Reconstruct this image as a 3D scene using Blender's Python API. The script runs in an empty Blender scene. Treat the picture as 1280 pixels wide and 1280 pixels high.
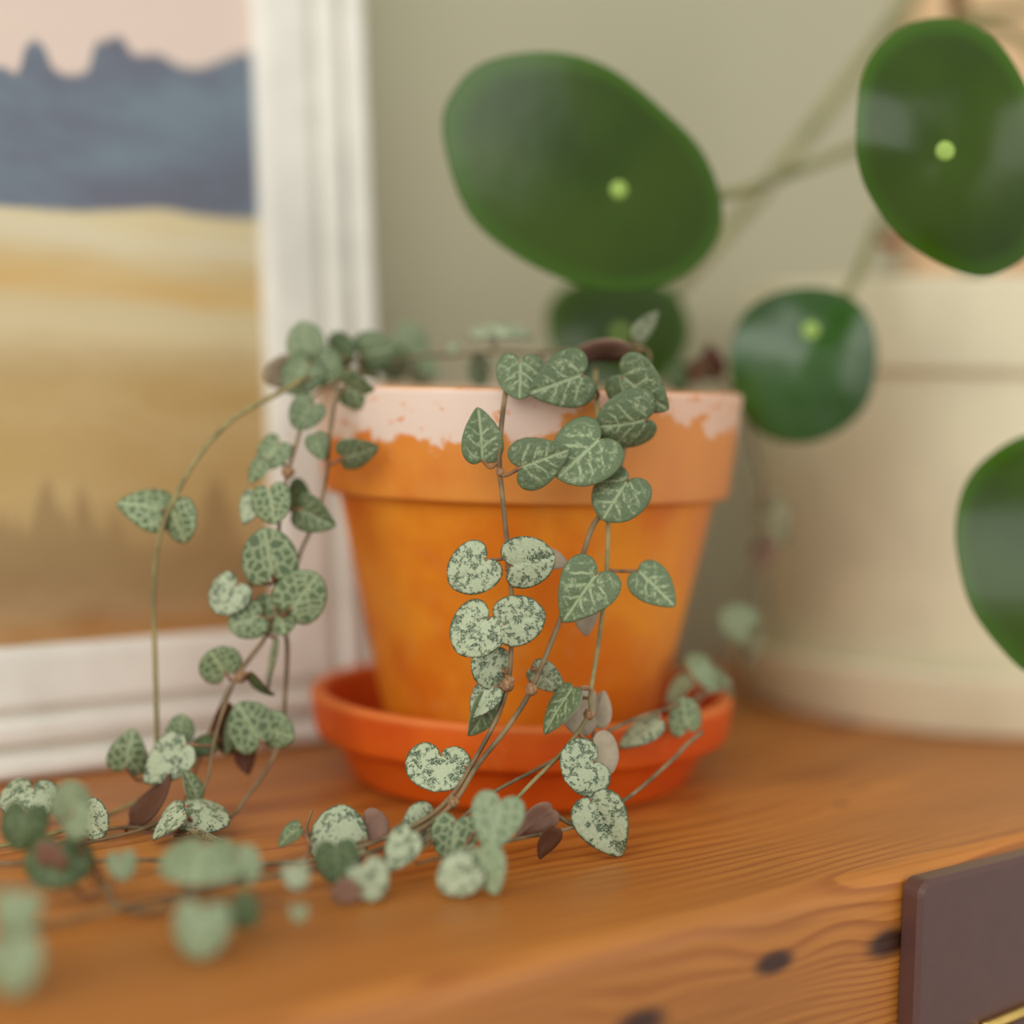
import bpy, bmesh, math, random
from mathutils import Vector, Matrix

random.seed(7)
SC = bpy.context.scene
COL = SC.collection

# ------------------------------------------------------------------ camera
FPX = 2100.0                     # focal length in pixels of a 1280 px frame
TH = math.radians(38.0)          # yaw of the view against the shelf's normal
PITCH = math.radians(3.95)
ROLL = math.radians(1.2)
HC = 0.0985                      # lens height above the shelf top
CAM = Vector((0, 0, HC))
Fh = Vector((math.sin(TH), math.cos(TH), 0))
Rh = Vector((math.cos(TH), -math.sin(TH), 0))
F = Fh * math.cos(PITCH) + Vector((0, 0, -math.sin(PITCH)))
U0 = Rh.cross(F)
U = U0 * math.cos(ROLL) - Rh * math.sin(ROLL)
R = Rh * math.cos(ROLL) + U0 * math.sin(ROLL)
cd = bpy.data.cameras.new('camera')
cam = bpy.data.objects.new('camera', cd)
COL.objects.link(cam)
cam.matrix_world = Matrix(((R.x, U.x, -F.x, CAM.x), (R.y, U.y, -F.y, CAM.y), (R.z, U.z, -F.z, CAM.z), (0, 0, 0, 1)))
cd.sensor_width = 36
cd.lens = FPX / 1280 * 36
cd.clip_start = 0.01
cd.dof.use_dof = True
cd.dof.focus_distance = 0.362
cd.dof.aperture_fstop = 3.0
SC.camera = cam

def ray(px, py):
    return F + R * ((px - 640) / FPX) - U * ((py - 640) / FPX)
def P(px, py, d):                # pixel + horizontal distance -> point
    r = ray(px, py)
    return CAM + r * (d / r.dot(Fh))
def PG(px, py, z=0.0):           # pixel -> point at height z over the shelf
    r = ray(px, py)
    return CAM + r * ((z - HC) / r.z)
def PP(px, py, o, n):            # pixel -> point on a plane
    r = ray(px, py)
    return CAM + r * ((o - CAM).dot(n) / r.dot(n))
def CW(x, d, z=0.0):             # camera-aligned ground coordinates -> world
    return Rh * x + Fh * d + Vector((0, 0, z))

# ------------------------------------------------------------------ light
def lin(c):
    return tuple((v / 255 / 12.92) if v / 255 <= 0.04045 else ((v / 255 + 0.055) / 1.055) ** 2.4 for v in c) + (1.0,)

w = bpy.data.worlds.new('room_light')
SC.world = w
w.use_nodes = True
w.node_tree.nodes['Background'].inputs[0].default_value = (1.0, 0.975, 0.92, 1)
w.node_tree.nodes['Background'].inputs[1].default_value = 0.56

def area(name, loc, target, sx, sy, watts, col):
    l = bpy.data.lights.new(name, 'AREA')
    l.shape = 'RECTANGLE'; l.size = sx; l.size_y = sy; l.energy = watts; l.color = col
    o = bpy.data.objects.new(name, l); COL.objects.link(o)
    o.location = loc
    o.rotation_euler = (target - loc).to_track_quat('-Z', 'Y').to_euler()
    return o
TGT = CW(0.0, 0.43, 0.06)
area('window_light', CW(-0.75, -1.15, 1.0), TGT, 2.0, 1.6, 25, (1.0, 0.99, 0.96))
area('far_window_light', CW(1.5, -0.55, 0.50), TGT, 1.0, 1.1, 7, (1.0, 0.97, 0.92))

vs = SC.view_settings
vs.view_transform = 'Standard'
vs.look = 'None'
vs.exposure = 0.12
vs.gamma = 1.0
vs.use_curve_mapping = False

# ------------------------------------------------------------------ helpers
def tag(o, label=None, cat=None, group=None, kind=None):
    if label: o['label'] = label
    if cat: o['category'] = cat
    if group: o['group'] = group
    if kind: o['kind'] = kind
    return o
def mesh_obj(name, verts, faces, mat, parent=None, smooth=True, loc=None):
    me = bpy.data.meshes.new(name)
    me.from_pydata([tuple(v) for v in verts], [], faces)
    me.update()
    bm = bmesh.new(); bm.from_mesh(me)
    bmesh.ops.recalc_face_normals(bm, faces=bm.faces)
    bm.to_mesh(me); bm.free()
    if smooth:
        me.polygons.foreach_set('use_smooth', [True] * len(me.polygons))
    if mat: me.materials.append(mat)
    o = bpy.data.objects.new(name, me); COL.objects.link(o)
    if loc is not None: o.location = loc
    if parent: o.parent = parent
    return o
def empty(name, loc, rz=0):
    o = bpy.data.objects.new(name, None); COL.objects.link(o)
    o.location = loc; o.rotation_euler = (0, 0, rz); o.empty_display_size = 0.01
    return o
def lathe(name, prof, mat, parent=None, seg=96, loc=None, sharp=35):
    v, f = [], []
    for (r, z) in prof:
        for i in range(seg):
            a = 2 * math.pi * i / seg
            v.append((r * math.cos(a), r * math.sin(a), z))
    n = len(prof)
    for k in range(n - 1):
        for i in range(seg):
            j = (i + 1) % seg
            f.append((k * seg + i, k * seg + j, (k + 1) * seg + j, (k + 1) * seg + i))
    if prof[0][0] > 1e-6: f.append(tuple(range(seg)))
    if prof[-1][0] > 1e-6: f.append(tuple((n - 1) * seg + i for i in range(seg)))
    o = mesh_obj(name, v, f, mat, parent, loc=loc)
    return o
def rounded(prof, rad, n=4):
    """round the corners of a lathe profile"""
    out = [prof[0]]
    for a, b, c in zip(prof, prof[1:], prof[2:]):
        A, B, C = Vector(a), Vector(b), Vector(c)
        l1, l2 = (A - B).length, (C - B).length
        k = min(rad, l1 * 0.45, l2 * 0.45)
        s, e = B + (A - B) / l1 * k, B + (C - B) / l2 * k
        for i in range(n + 1):
            t = i / n
            p = s * (1 - t) ** 2 + B * 2 * t * (1 - t) + e * t * t
            out.append((p.x, p.y))
    out.append(prof[-1])
    return out
def catmull(pts, n=6, closed=False):
    pts = [Vector(p) for p in pts]
    out = []
    N = len(pts)
    rng = range(N) if closed else range(N - 1)
    for i in rng:
        if closed:
            a, b, c, d = pts[i - 1], pts[i], pts[(i + 1) % N], pts[(i + 2) % N]
        else:
            b, c = pts[i], pts[i + 1]
            a = pts[i - 1] if i > 0 else b + (b - c)
            d = pts[i + 2] if i + 2 < N else c + (c - b)
        for k in range(n):
            t = k / n
            out.append(0.5 * ((2 * b) + (c - a) * t + (2 * a - 5 * b + 4 * c - d) * t * t + (3 * b - a - 3 * c + d) * t ** 3))
    if not closed: out.append(pts[-1])
    return out
def tube(name, pts, rad, mat, parent=None, seg=8):
    """rad: number or list of radii; pts world points"""
    v, f = [], []
    n = len(pts)
    nrm = None
    for i, p in enumerate(pts):
        t = (pts[min(i + 1, n - 1)] - pts[max(i - 1, 0)])
        t = t.normalized() if t.length > 1e-9 else Vector((0, 0, 1))
        if nrm is None:
            nrm = t.orthogonal().normalized()
        nrm = (nrm - t * nrm.dot(t)).normalized()
        b = t.cross(nrm)
        r = rad[i] if isinstance(rad, (list, tuple)) else rad
        for k in range(seg):
            a = 2 * math.pi * k / seg
            v.append(p + nrm * (r * math.cos(a)) + b * (r * math.sin(a)))
    for i in range(n - 1):
        for k in range(seg):
            j = (k + 1) % seg
            f.append((i * seg + k, i * seg + j, (i + 1) * seg + j, (i + 1) * seg + k))
    f.append(tuple(range(seg))); f.append(tuple((n - 1) * seg + k for k in range(seg)))
    return mesh_obj(name, v, f, mat, parent)
def keep(o, parent):             # parent without moving
    bpy_inv = parent.matrix_basis.inverted()
    o.parent = parent
    o.matrix_parent_inverse = bpy_inv
    return o

# ------------------------------------------------------------------ materials
class NT:
    def __init__(s, name):
        s.m = bpy.data.materials.new(name); s.m.use_nodes = True
        s.t = s.m.node_tree; s.b = s.t.nodes['Principled BSDF']
        s.tc = s.n('ShaderNodeTexCoord')
    def n(s, typ, **kw):
        x = s.t.nodes.new(typ)
        for k, v in kw.items(): setattr(x, k, v)
        return x
    def set(s, sock, val):
        if hasattr(val, 'is_output') or isinstance(val, bpy.types.NodeSocket): s.t.links.new(val, sock)
        else: sock.default_value = val
    def math(s, op, a, b=0.0, c=0.0, clamp=False):
        x = s.n('ShaderNodeMath', operation=op, use_clamp=clamp)
        s.set(x.inputs[0], a); s.set(x.inputs[1], b)
        if op in ('MULTIPLY_ADD', 'COMPARE', 'SMOOTH_MIN', 'WRAP'): s.set(x.inputs[2], c)
        return x.outputs[0]
    def vmath(s, op, a, b=(0, 0, 0)):
        x = s.n('ShaderNodeVectorMath', operation=op)
        s.set(x.inputs[0], a); s.set(x.inputs[1], b)
        return x.outputs['Value'] if op in ('DISTANCE', 'LENGTH', 'DOT_PRODUCT') else x.outputs[0]
    def mapr(s, v, a, b, c=0.0, d=1.0, smooth=True):
        x = s.n('ShaderNodeMapRange', interpolation_type='SMOOTHSTEP' if smooth else 'LINEAR')
        s.set(x.inputs[0], v); x.inputs[1].default_value = a; x.inputs[2].default_value = b
        x.inputs[3].default_value = c; x.inputs[4].default_value = d
        return x.outputs[0]
    def mix(s, f, a, b, blend='MIX'):
        x = s.n('ShaderNodeMix', data_type='RGBA', blend_type=blend)
        s.set(x.inputs[0], f); s.set(x.inputs[6], a); s.set(x.inputs[7], b)
        return x.outputs[2]
    def noise(s, vec, scale, detail=3, rough=0.5, w=None, dist=0.0):
        x = s.n('ShaderNodeTexNoise', noise_dimensions='4D' if w is not None else '3D')
        s.set(x.inputs['Vector'], vec)
        if w is not None: s.set(x.inputs['W'], w)
        x.inputs['Scale'].default_value = scale; x.inputs['Detail'].default_value = detail
        x.inputs['Roughness'].default_value = rough; x.inputs['Distortion'].default_value = dist
        return x.outputs[0]
    def scale(s, vec, sc):
        x = s.n('ShaderNodeMapping'); s.set(x.inputs[0], vec); x.inputs['Scale'].default_value = sc
        return x.outputs[0]
    def xyz(s, vec):
        x = s.n('ShaderNodeSeparateXYZ'); s.set(x.inputs[0], vec)
        return x.outputs
    def comb(s, x, y, z):
        n = s.n('ShaderNodeCombineXYZ')
        s.set(n.inputs[0], x); s.set(n.inputs[1], y); s.set(n.inputs[2], z)
        return n.outputs[0]
    def bump(s, h, strength, dist=0.001):
        x = s.n('ShaderNodeBump'); s.set(x.inputs['Height'], h)
        x.inputs['Strength'].default_value = strength; x.inputs['Distance'].default_value = dist
        s.t.links.new(x.outputs[0], s.b.inputs['Normal'])
    def out(s, col=None, rough=None, spec=None):
        if col is not None: s.set(s.b.inputs['Base Color'], col)
        if rough is not None: s.set(s.b.inputs['Roughness'], rough)
        if spec is not None: s.set(s.b.inputs['Specular IOR Level'], spec)
        return s.m
    @property
    def obj(s): return s.tc.outputs['Object']
    def rnd(s):
        return s.n('ShaderNodeObjectInfo').outputs['Random']
    def attr(s, name):
        return s.n('ShaderNodeAttribute', attribute_name=name).outputs['Fac']

def plain(name, c, rough=0.6, spec=0.4, var=0.12, sc=40, bump=0.0):
    t = NT(name)
    n = t.noise(t.obj, sc, 4)
    c1 = tuple(max(0, v * (1 - var)) for v in c); c2 = tuple(min(255, v * (1 + var)) for v in c)
    if bump: t.bump(t.noise(t.obj, sc * 3, 4), bump, 0.0006)
    return t.out(t.mix(t.mapr(n, 0.3, 0.7), lin(c1), lin(c2)), rough, spec)

# -- wall
t = NT('sage_beige_paint')
n = t.noise(t.obj, 3, 3)
t.bump(t.noise(t.obj, 420, 3), 0.12, 0.0005)
M_WALL = t.out(t.mix(n, lin((182, 178, 150)), lin((190, 186, 158))), 0.75, 0.25)
M_FLOOR = plain('dark_boards', (105, 75, 50), 0.5)

# -- wood of the mantel: growth rings round a pith line, bent by knots
def wood(name, light, dark, knots, pith):
    t = NT(name)
    X, Y, Z = t.xyz(t.obj)[:3]
    nz = t.noise(t.scale(t.obj, (3.0, 14, 14)), 1.0, 3, 0.55)
    nz2 = t.noise(t.scale(t.obj, (14.0, 60, 60)), 1.0, 2, 0.5)
    rr = t.vmath('LENGTH', t.comb(0.0, t.math('SUBTRACT', Y, pith[0]), t.math('SUBTRACT', Z, pith[1])))
    rr = t.math('ADD', rr, t.math('MULTIPLY', t.math('SUBTRACT', nz, 0.5), 0.013))
    rr = t.math('ADD', rr, t.math('MULTIPLY', t.math('SUBTRACT', nz2, 0.5), 0.0035))
    kmask = None
    for (k, size, amp) in knots:
        d = t.vmath('LENGTH', t.vmath('MULTIPLY', t.vmath('SUBTRACT', t.obj, tuple(k)), (0.42, 1, 1)))
        g = t.mapr(d, 0.0, size * 6.0, 1.0, 0.0)
        rr = t.math('ADD', rr, t.math('MULTIPLY', t.math('MULTIPLY', g, g), amp))
        dn = t.math('ADD', d, t.math('MULTIPLY', t.math('SUBTRACT', nz2, 0.5), size * 0.9))
        m = t.mapr(dn, size * 0.35, size * 1.15, 1.0, 0.0)
        kmask = m if kmask is None else t.math('MAXIMUM', kmask, m)
    ph = t.math('FRACT', t.math('MULTIPLY', rr, 620.0))
    ring = t.math('MULTIPLY', t.mapr(ph, 0.35, 0.86), t.mapr(ph, 0.90, 1.0, 1.0, 0.0))
    fib = t.noise(t.scale(t.obj, (25, 900, 900)), 1.0, 2, 0.6)
    broad = t.noise(t.scale(t.obj, (5, 22, 22)), 1.0, 2, 0.5)
    c = t.mix(t.mapr(broad, 0.25, 0.75), lin(light), lin(tuple(v * 0.80 for v in light)))
    c = t.mix(t.math('MULTIPLY', ring, 0.62), c, lin(dark))
    c = t.mix(t.mapr(fib, 0.45, 0.8, 0, 0.35), c, lin(tuple(v * 0.8 for v in dark)))
    if kmask is not None: c = t.mix(kmask, c, lin((58, 27, 10)))
    t.bump(t.math('MULTIPLY_ADD', ring, -0.8, t.math('MULTIPLY', fib, 0.3)), 0.22, 0.0006)
    t.set(t.b.inputs['Coat Weight'], 0.22); t.b.inputs['Coat Roughness'].default_value = 0.32
    return t.out(c, t.mapr(fib, 0.2, 0.8, 0.42, 0.6), 0.4)

YF = 0.225       # front face of the mantel
YW = 0.458       # wall
def PY(px, py, y):
    return PP(px, py, Vector((0, y, 0)), Vector((0, 1, 0)))
M_WOOD = wood('oiled_pine', (202, 128, 50), (140, 72, 18),
              [(PY(968, 1203, YF), 0.0026, 0.0042), (PY(1112, 1178, YF), 0.0036, 0.0050), (PY(800, 1278, YF), 0.0034, 0.0040),
               (PG(1050, 1005), 0.0018, 0.001)], (0.33, -0.16))

# -- terracotta
def terracotta(name, base, deep, pale, lime=None):
    t = NT(name)
    n1 = t.noise(t.obj, 34, 4, 0.55); n2 = t.noise(t.obj, 160, 5, 0.65); n3 = t.noise(t.obj, 900, 2)
    c = t.mix(t.mapr(n1, 0.34, 0.66), lin(base), lin(deep))
    c = t.mix(t.mapr(n2, 0.52, 0.82, 0, 0.45), c, lin(pale))
    rough = 0.62
    if lime:
        X, Y, Z = t.xyz(t.obj)[:3]
        z_top, x_end = lime
        # dry limescale creeping down the collar: deep at the left, thin to the right
        depth = t.math('ADD', t.mapr(X, -0.004, 0.016, 0.0130, 0.0040), t.mapr(X, 0.030, 0.046, 0.0, 0.006))
        lo = t.math('SUBTRACT', z_top, depth)
        h = t.math('SUBTRACT', Z, lo)
        rag = t.math('MULTIPLY', t.math('SUBTRACT', t.noise(t.obj, 130, 5, 0.7), 0.5), 0.017)
        m = t.mapr(t.math('ADD', h, rag), -0.0004, 0.0012)
        holes = t.mapr(t.noise(t.scale(t.obj, (1, 1, 1.8)), 190, 4, 0.6), 0.33, 0.40)
        lip = t.mapr(t.math('ADD', Z, t.math('MULTIPLY', n2, 0.0012)), z_top - 0.0006, z_top + 0.0006, 1.0, 0.35)
        m = t.math('MULTIPLY', t.math('MULTIPLY', m, holes), lip)
        mid = t.mapr(X, -0.002, 0.016, 0.92, 0.55)
        m = t.math('MULTIPLY', m, mid)
        # collar is drier and paler than the damp body
        dry = t.mapr(Z, z_top - 0.0272, z_top - 0.0262)
        side = t.mapr(X, -0.045, 0.03, 0.25, 0.85)
        c = t.mix(t.math('MULTIPLY', t.math('MULTIPLY', dry, side), 0.75), c, lin(pale))
        painted_sheen = t.math('MULTIPLY', t.mapr(X, 0.022, 0.044), t.mapr(n1, 0.25, 0.65, 0.3, 0.8))  # pinkish sheen of the right-hand light, painted into the clay colour
        c = t.mix(t.math('MULTIPLY', painted_sheen, 0.6), c, lin((206, 132, 92)))
        c = t.mix(m, c, lin((232, 214, 200)))
    else:                        # the rim of the saucer stays dry and chalky
        Zs = t.xyz(t.obj)[2]
        dry = t.mapr(t.math('ADD', Zs, t.math('MULTIPLY', n2, 0.0010)), 0.0212, 0.0230)
        c = t.mix(t.math('MULTIPLY', dry, 0.7), c, lin(pale))
    t.bump(t.math('ADD', n2, t.math('MULTIPLY', n3, 0.5)), 0.16, 0.0006)
    return t.out(c, rough, 0.35)
M_POT = terracotta('terracotta_pot_clay', (232, 148, 32), (214, 112, 10), (212, 144, 86), lime=(0.0920, 0.02))
M_SAUCER = terracotta('terracotta_saucer_clay', (220, 98, 8), (202, 78, 4), (218, 124, 58))
t = NT('potting_soil')
n = t.noise(t.obj, 300, 5, 0.7)
t.bump(n, 1.0, 0.003)
M_SOIL = t.out(t.mix(t.mapr(n, 0.35, 0.7), lin((38, 24, 15)), lin((82, 56, 36))), 0.95, 0.1)
M_CREAM = plain('cream_glaze', (230, 222, 190), 0.45, 0.4, 0.03, 30)
M_WHITE = plain('white_frame_paint', (226, 224, 213), 0.5, 0.35, 0.025, 60, 0.05)

# -- leaves of the string of hearts
def heart_mat(name, pale, dark, kind):
    t = NT(name)
    rn = t.rnd()
    w4 = t.math('MULTIPLY', rn, 37.0)
    X, Y, Z = t.xyz(t.obj)[:3]
    ax = t.math('ABSOLUTE', X)
    edge = t.attr('edge')
    big = t.noise(t.obj, 4.6, 2, 0.5, w4)
    med = t.noise(t.obj, 13, 3, 0.6, w4)
    fine = t.noise(t.obj, 48, 2, 0.6, w4)
    if kind == 'pale':           # silvery with dark flecks and a dark margin
        sp = t.math('MULTIPLY', t.mapr(t.math('ADD', t.math('MULTIPLY', big, 0.45), t.math('MULTIPLY', med, 0.55)), 0.498, 0.540), t.mapr(fine, 0.40, 0.52))
        rim = t.mapr(t.math('ADD', edge, t.math('MULTIPLY', t.math('SUBTRACT', med, 0.5), 0.34)), 0.90, 0.99)
        m = t.math('MAXIMUM', sp, t.math('MULTIPLY', rim, 0.92))
        c = t.mix(t.mapr(fine, 0.3, 0.7), lin(pale), lin(tuple(v * 1.07 for v in pale)))
        c = t.mix(m, c, lin(dark))
    elif kind == 'net':          # green islands between broad pale veins
        v = t.n('ShaderNodeTexVoronoi', feature='DISTANCE_TO_EDGE', voronoi_dimensions='2D')
        t.set(v.inputs['Vector'], t.vmath('ADD', t.vmath('ADD', t.obj, t.comb(w4, 0.0, 0.0)), t.vmath('MULTIPLY', t.comb(med, fine, 0.0), (0.12, 0.06, 0))))
        v.inputs['Scale'].default_value = 5.0
        isl = t.mapr(v.outputs['Distance'], 0.07, 0.14)
        isl = t.math('MULTIPLY', isl, t.mapr(big, 0.30, 0.48, 0.45, 1.0))
        isl = t.math('MULTIPLY', isl, t.mapr(ax, 0.02, 0.06))
        rim = t.mapr(t.math('ADD', edge, t.math('MULTIPLY', t.math('SUBTRACT', med, 0.5), 0.3)), 0.90, 1.0)
        m = t.math('MAXIMUM', t.math('MULTIPLY', isl, 0.92), t.math('MULTIPLY', rim, 0.85))
        c = t.mix(m, lin(pale), lin(dark))
    else:                        # green with thin pale veins
        mid = t.mapr(t.math('ADD', ax, t.math('MULTIPLY', t.math('SUBTRACT', med, 0.5), 0.05)), 0.008, 0.045, 1.0, 0.0)
        q = t.math('FRACT', t.math('ADD', t.math('MULTIPLY', t.math('SUBTRACT', Y, t.math('MULTIPLY', ax, 0.75)), 4.2), t.math('MULTIPLY', big, 0.9)))
        lat = t.mapr(t.math('ABSOLUTE', t.math('SUBTRACT', q, 0.5)), 0.04, 0.19, 1.0, 0.0)
        lat = t.math('MULTIPLY', lat, t.mapr(med, 0.34, 0.54))
        lat = t.math('MULTIPLY', lat, t.mapr(edge, 0.55, 0.92, 1.0, 0.0))
        blot = t.math('MULTIPLY', t.mapr(t.noise(t.obj, 9, 5, 0.7, w4), 0.50, 0.64), 0.75)
        m = t.math('MAXIMUM', t.math('MAXIMUM', t.math('MULTIPLY', mid, 0.85), t.math('MULTIPLY', lat, 0.85)), blot)
        m = t.math('MULTIPLY', m, t.mapr(edge, 0.86, 0.96, 1.0, 0.25))
        c = t.mix(m, lin(dark), lin(pale))
    hs = t.n('ShaderNodeHueSaturation')
    t.set(hs.inputs['Value'], t.mapr(rn, 0, 1, 0.90, 1.06, False)); t.set(hs.inputs['Color'], c)
    t.bump(t.math('ADD', med, t.math('MULTIPLY', m, -0.4)), 0.20, 0.02)
    return t.out(hs.outputs[0], 0.48, 0.4)
LEAF = {
    'p': heart_mat('silver_heart_leaf', (164, 175, 144), (62, 82, 58), 'pale'),
    'n': heart_mat('netted_heart_leaf', (152, 166, 126), (78, 100, 66), 'net'),
    's': heart_mat('softly_netted_heart_leaf', (150, 164, 128), (116, 134, 100), 'net'),
    'g': heart_mat('green_heart_leaf', (160, 174, 134), (92, 110, 76), 'green'),
    'd': heart_mat('dark_heart_leaf', (112, 132, 90), (62, 80, 40), 'green'),
}
def under(name, c):
    t = NT(name)
    n = t.noise(t.obj, 6, 3)
    return t.out(t.mix(n, lin(tuple(v * 0.9 for v in c)), lin(tuple(min(255, v * 1.1) for v in c))), 0.6, 0.3)
M_UNDER = under('mauve_leaf_underside', (158, 146, 124))
M_BROWN = under('brown_leaf_underside', (88, 54, 36))
M_PINK = under('pink_leaf_underside', (134, 104, 88))
M_VINE = plain('olive_brown_vine', (118, 100, 72), 0.6, 0.3, 0.2, 200)
M_VINEG = plain('olive_green_vine', (136, 126, 84), 0.6, 0.3, 0.15, 200)
M_PET = plain('brown_leaf_stalk', (128, 96, 68), 0.6, 0.3, 0.2, 300)
M_TUBER = plain('tan_tuber', (150, 116, 84), 0.7, 0.3, 0.2, 800)

# -- pilea
t = NT('glossy_pilea_leaf')
e = t.attr('edge')
n = t.noise(t.obj, 26, 3)
c = t.mix(t.mapr(n, 0.3, 0.7), lin((38, 62, 0)), lin((52, 76, 0)))
c = t.mix(t.mapr(e, 0.80, 1.0), c, lin((56, 92, 10)))
t.bump(n, 0.25, 0.003)
t.b.inputs['Coat Weight'].default_value = 0.0
M_PILEA = t.out(c, 0.24, 0.36)
t = NT('puckered_pilea_leaf')
n = t.noise(t.obj, 48, 1); e = t.attr('edge')
t.bump(n, 0.8, 0.006)
t.b.inputs['Coat Weight'].default_value = 0.35; t.b.inputs['Coat Roughness'].default_value = 0.12
M_PILEA2 = t.out(t.mix(n, lin((26, 60, 4)), lin((46, 92, 12))), 0.3, 0.5)
M_PUND = plain('pale_pilea_underside', (112, 138, 70), 0.5, 0.4, 0.1, 30)
M_PSPOT = plain('pale_green_spot', (150, 180, 84), 0.5, 0.4, 0.05, 200)
M_PPET = plain('pilea_leaf_stalk', (132, 130, 84), 0.5, 0.4, 0.12, 60)
M_TRUNK = plain('pilea_trunk', (112, 80, 40), 0.8, 0.2, 0.25, 150)
M_STIP = plain('rusty_stipule', (146, 66, 24), 0.7, 0.2, 0.2, 300)

# ------------------------------------------------------------------ the setting
def box(name, x0, x1, y0, y1, z0, z1, mat, parent=None, bevel=0.0, seg=4):
    bm = bmesh.new()
    vs_ = [bm.verts.new((x, y, z)) for x in (x0, x1) for y in (y0, y1) for z in (z0, z1)]
    for q in ((0, 1, 3, 2), (4, 6, 7, 5), (0, 4, 5, 1), (2, 3, 7, 6), (0, 2, 6, 4), (1, 5, 7, 3)):
        bm.faces.new([vs_[i] for i in q])
    bmesh.ops.recalc_face_normals(bm, faces=bm.faces)
    if bevel:
        bmesh.ops.bevel(bm, geom=bm.edges[:], offset=bevel, segments=seg, affect='EDGES', profile=0.5)
    me = bpy.data.meshes.new(name); bm.to_mesh(me); bm.free()
    if bevel: me.polygons.foreach_set('use_smooth', [True] * len(me.polygons))
    me.materials.append(mat)
    o = bpy.data.objects.new(name, me); COL.objects.link(o)
    if parent: o.parent = parent
    return o
tag(box('wall_back', -1.6, 2.4, YW, YW + 0.1, -1.25, 1.3, M_WALL), kind='structure')
tag(box('floor', -1.6, 2.4, -1.6, YW + 0.1, -1.35, -1.25, M_FLOOR), kind='structure')
tag(box('mantel_shelf', -0.75, 1.35, YF, YW, -0.11, 0.0, M_WOOD, bevel=0.0055, seg=5),
    'thick knotty orange pine mantel beam with softened front edge', 'shelf')

# ------------------------------------------------------------------ framed painting
LEAN = math.radians(6.0)
FW, FH_, MW = 0.30, 0.37, 0.033
corner = PY(491, 800, 0.401)            # foot of the frame's outer edge beside the saucer
FY = 0.398
frame = empty('framed_painting', (corner.x - FW / 2, FY, 0.0005))
frame.rotation_euler = (-LEAN, 0, 0)
frame.rotation_euler.x = -LEAN
tag(frame, 'landscape painting in white moulded frame leaning on the wall', 'painting')
# local: x right, z up, y into the wall; front at y = 0
prof = [(0.0, 0.013), (0.0, 0.0085), (0.0012, 0.0072), (0.0030, 0.0062), (0.0140, 0.0042), (0.0152, 0.0044), (0.0158, 0.0064), (0.0176, 0.0066),
        (0.0184, 0.0040), (0.0200, 0.0024), (0.0232, 0.0022), (0.0246, 0.0036), (0.0252, 0.0056), (0.0264, 0.0054), (0.0272, 0.0022),
        (0.0290, 0.0004), (0.0312, 0.0), (0.0326, 0.0012), (0.0330, 0.0040), (0.0330, 0.019), (0.004, 0.019), (0.004, 0.013)]
def rail(name, a, b, inward):
    """mitred moulding; a->b outer edge corners (x,z), inward = unit (x,z)"""
    a = Vector(a); b = Vector(b); inn = Vector(inward); d = (b - a).normalized()
    v = []
    for end, sgn in ((a, 1), (b, -1)):
        for (tt, h) in prof:
            q = end + (inn + d * sgn) * (MW - tt)
            v.append((q.x, h, q.y))
    n = len(prof)
    f = [(i, (i + 1) % n, n + (i + 1) % n, n + i) for i in range(n)]
    f += [tuple(range(n)), tuple(range(2 * n - 1, n - 1, -1))]
    o = mesh_obj(name, v, f, M_WHITE, frame, smooth=False)
    # bead row along the moulding
    L = (b - a).length
    vv, ff = [], []
    k = int((L - 2 * MW) / 0.0026)
    for i in range(k):
        q = a + d * (MW + 0.0013 + i * 0.0026) + inn * (MW - 0.0170)
        base = len(vv)
        c = Vector((q.x, 0.0066, q.y)); r = 0.0010
        for (dx, dy, dz) in ((1, 0, 0), (0, 0, 1), (-1, 0, 0), (0, 0, -1), (0, -1, 0)):
            vv.append(c + Vector((dx, dy, dz)) * r)
        ff += [(base, base + 1, base + 4), (base + 1, base + 2, base + 4), (base + 2, base + 3, base + 4), (base + 3, base, base + 4)]
    bo = mesh_obj('bead_row', vv, ff, M_WHITE, o)
    bo['kind'] = 'stuff'
    return o
x0, x1 = -FW / 2, FW / 2
rail('frame_rail', (x0, 0), (x1, 0), (0, 1))
rail('frame_rail', (x1, FH_), (x0, FH_), (0, -1))
rail('frame_stile', (x0, FH_), (x0, 0), (1, 0))
rail('frame_stile', (x1, 0), (x1, FH_), (-1, 0))

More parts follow.
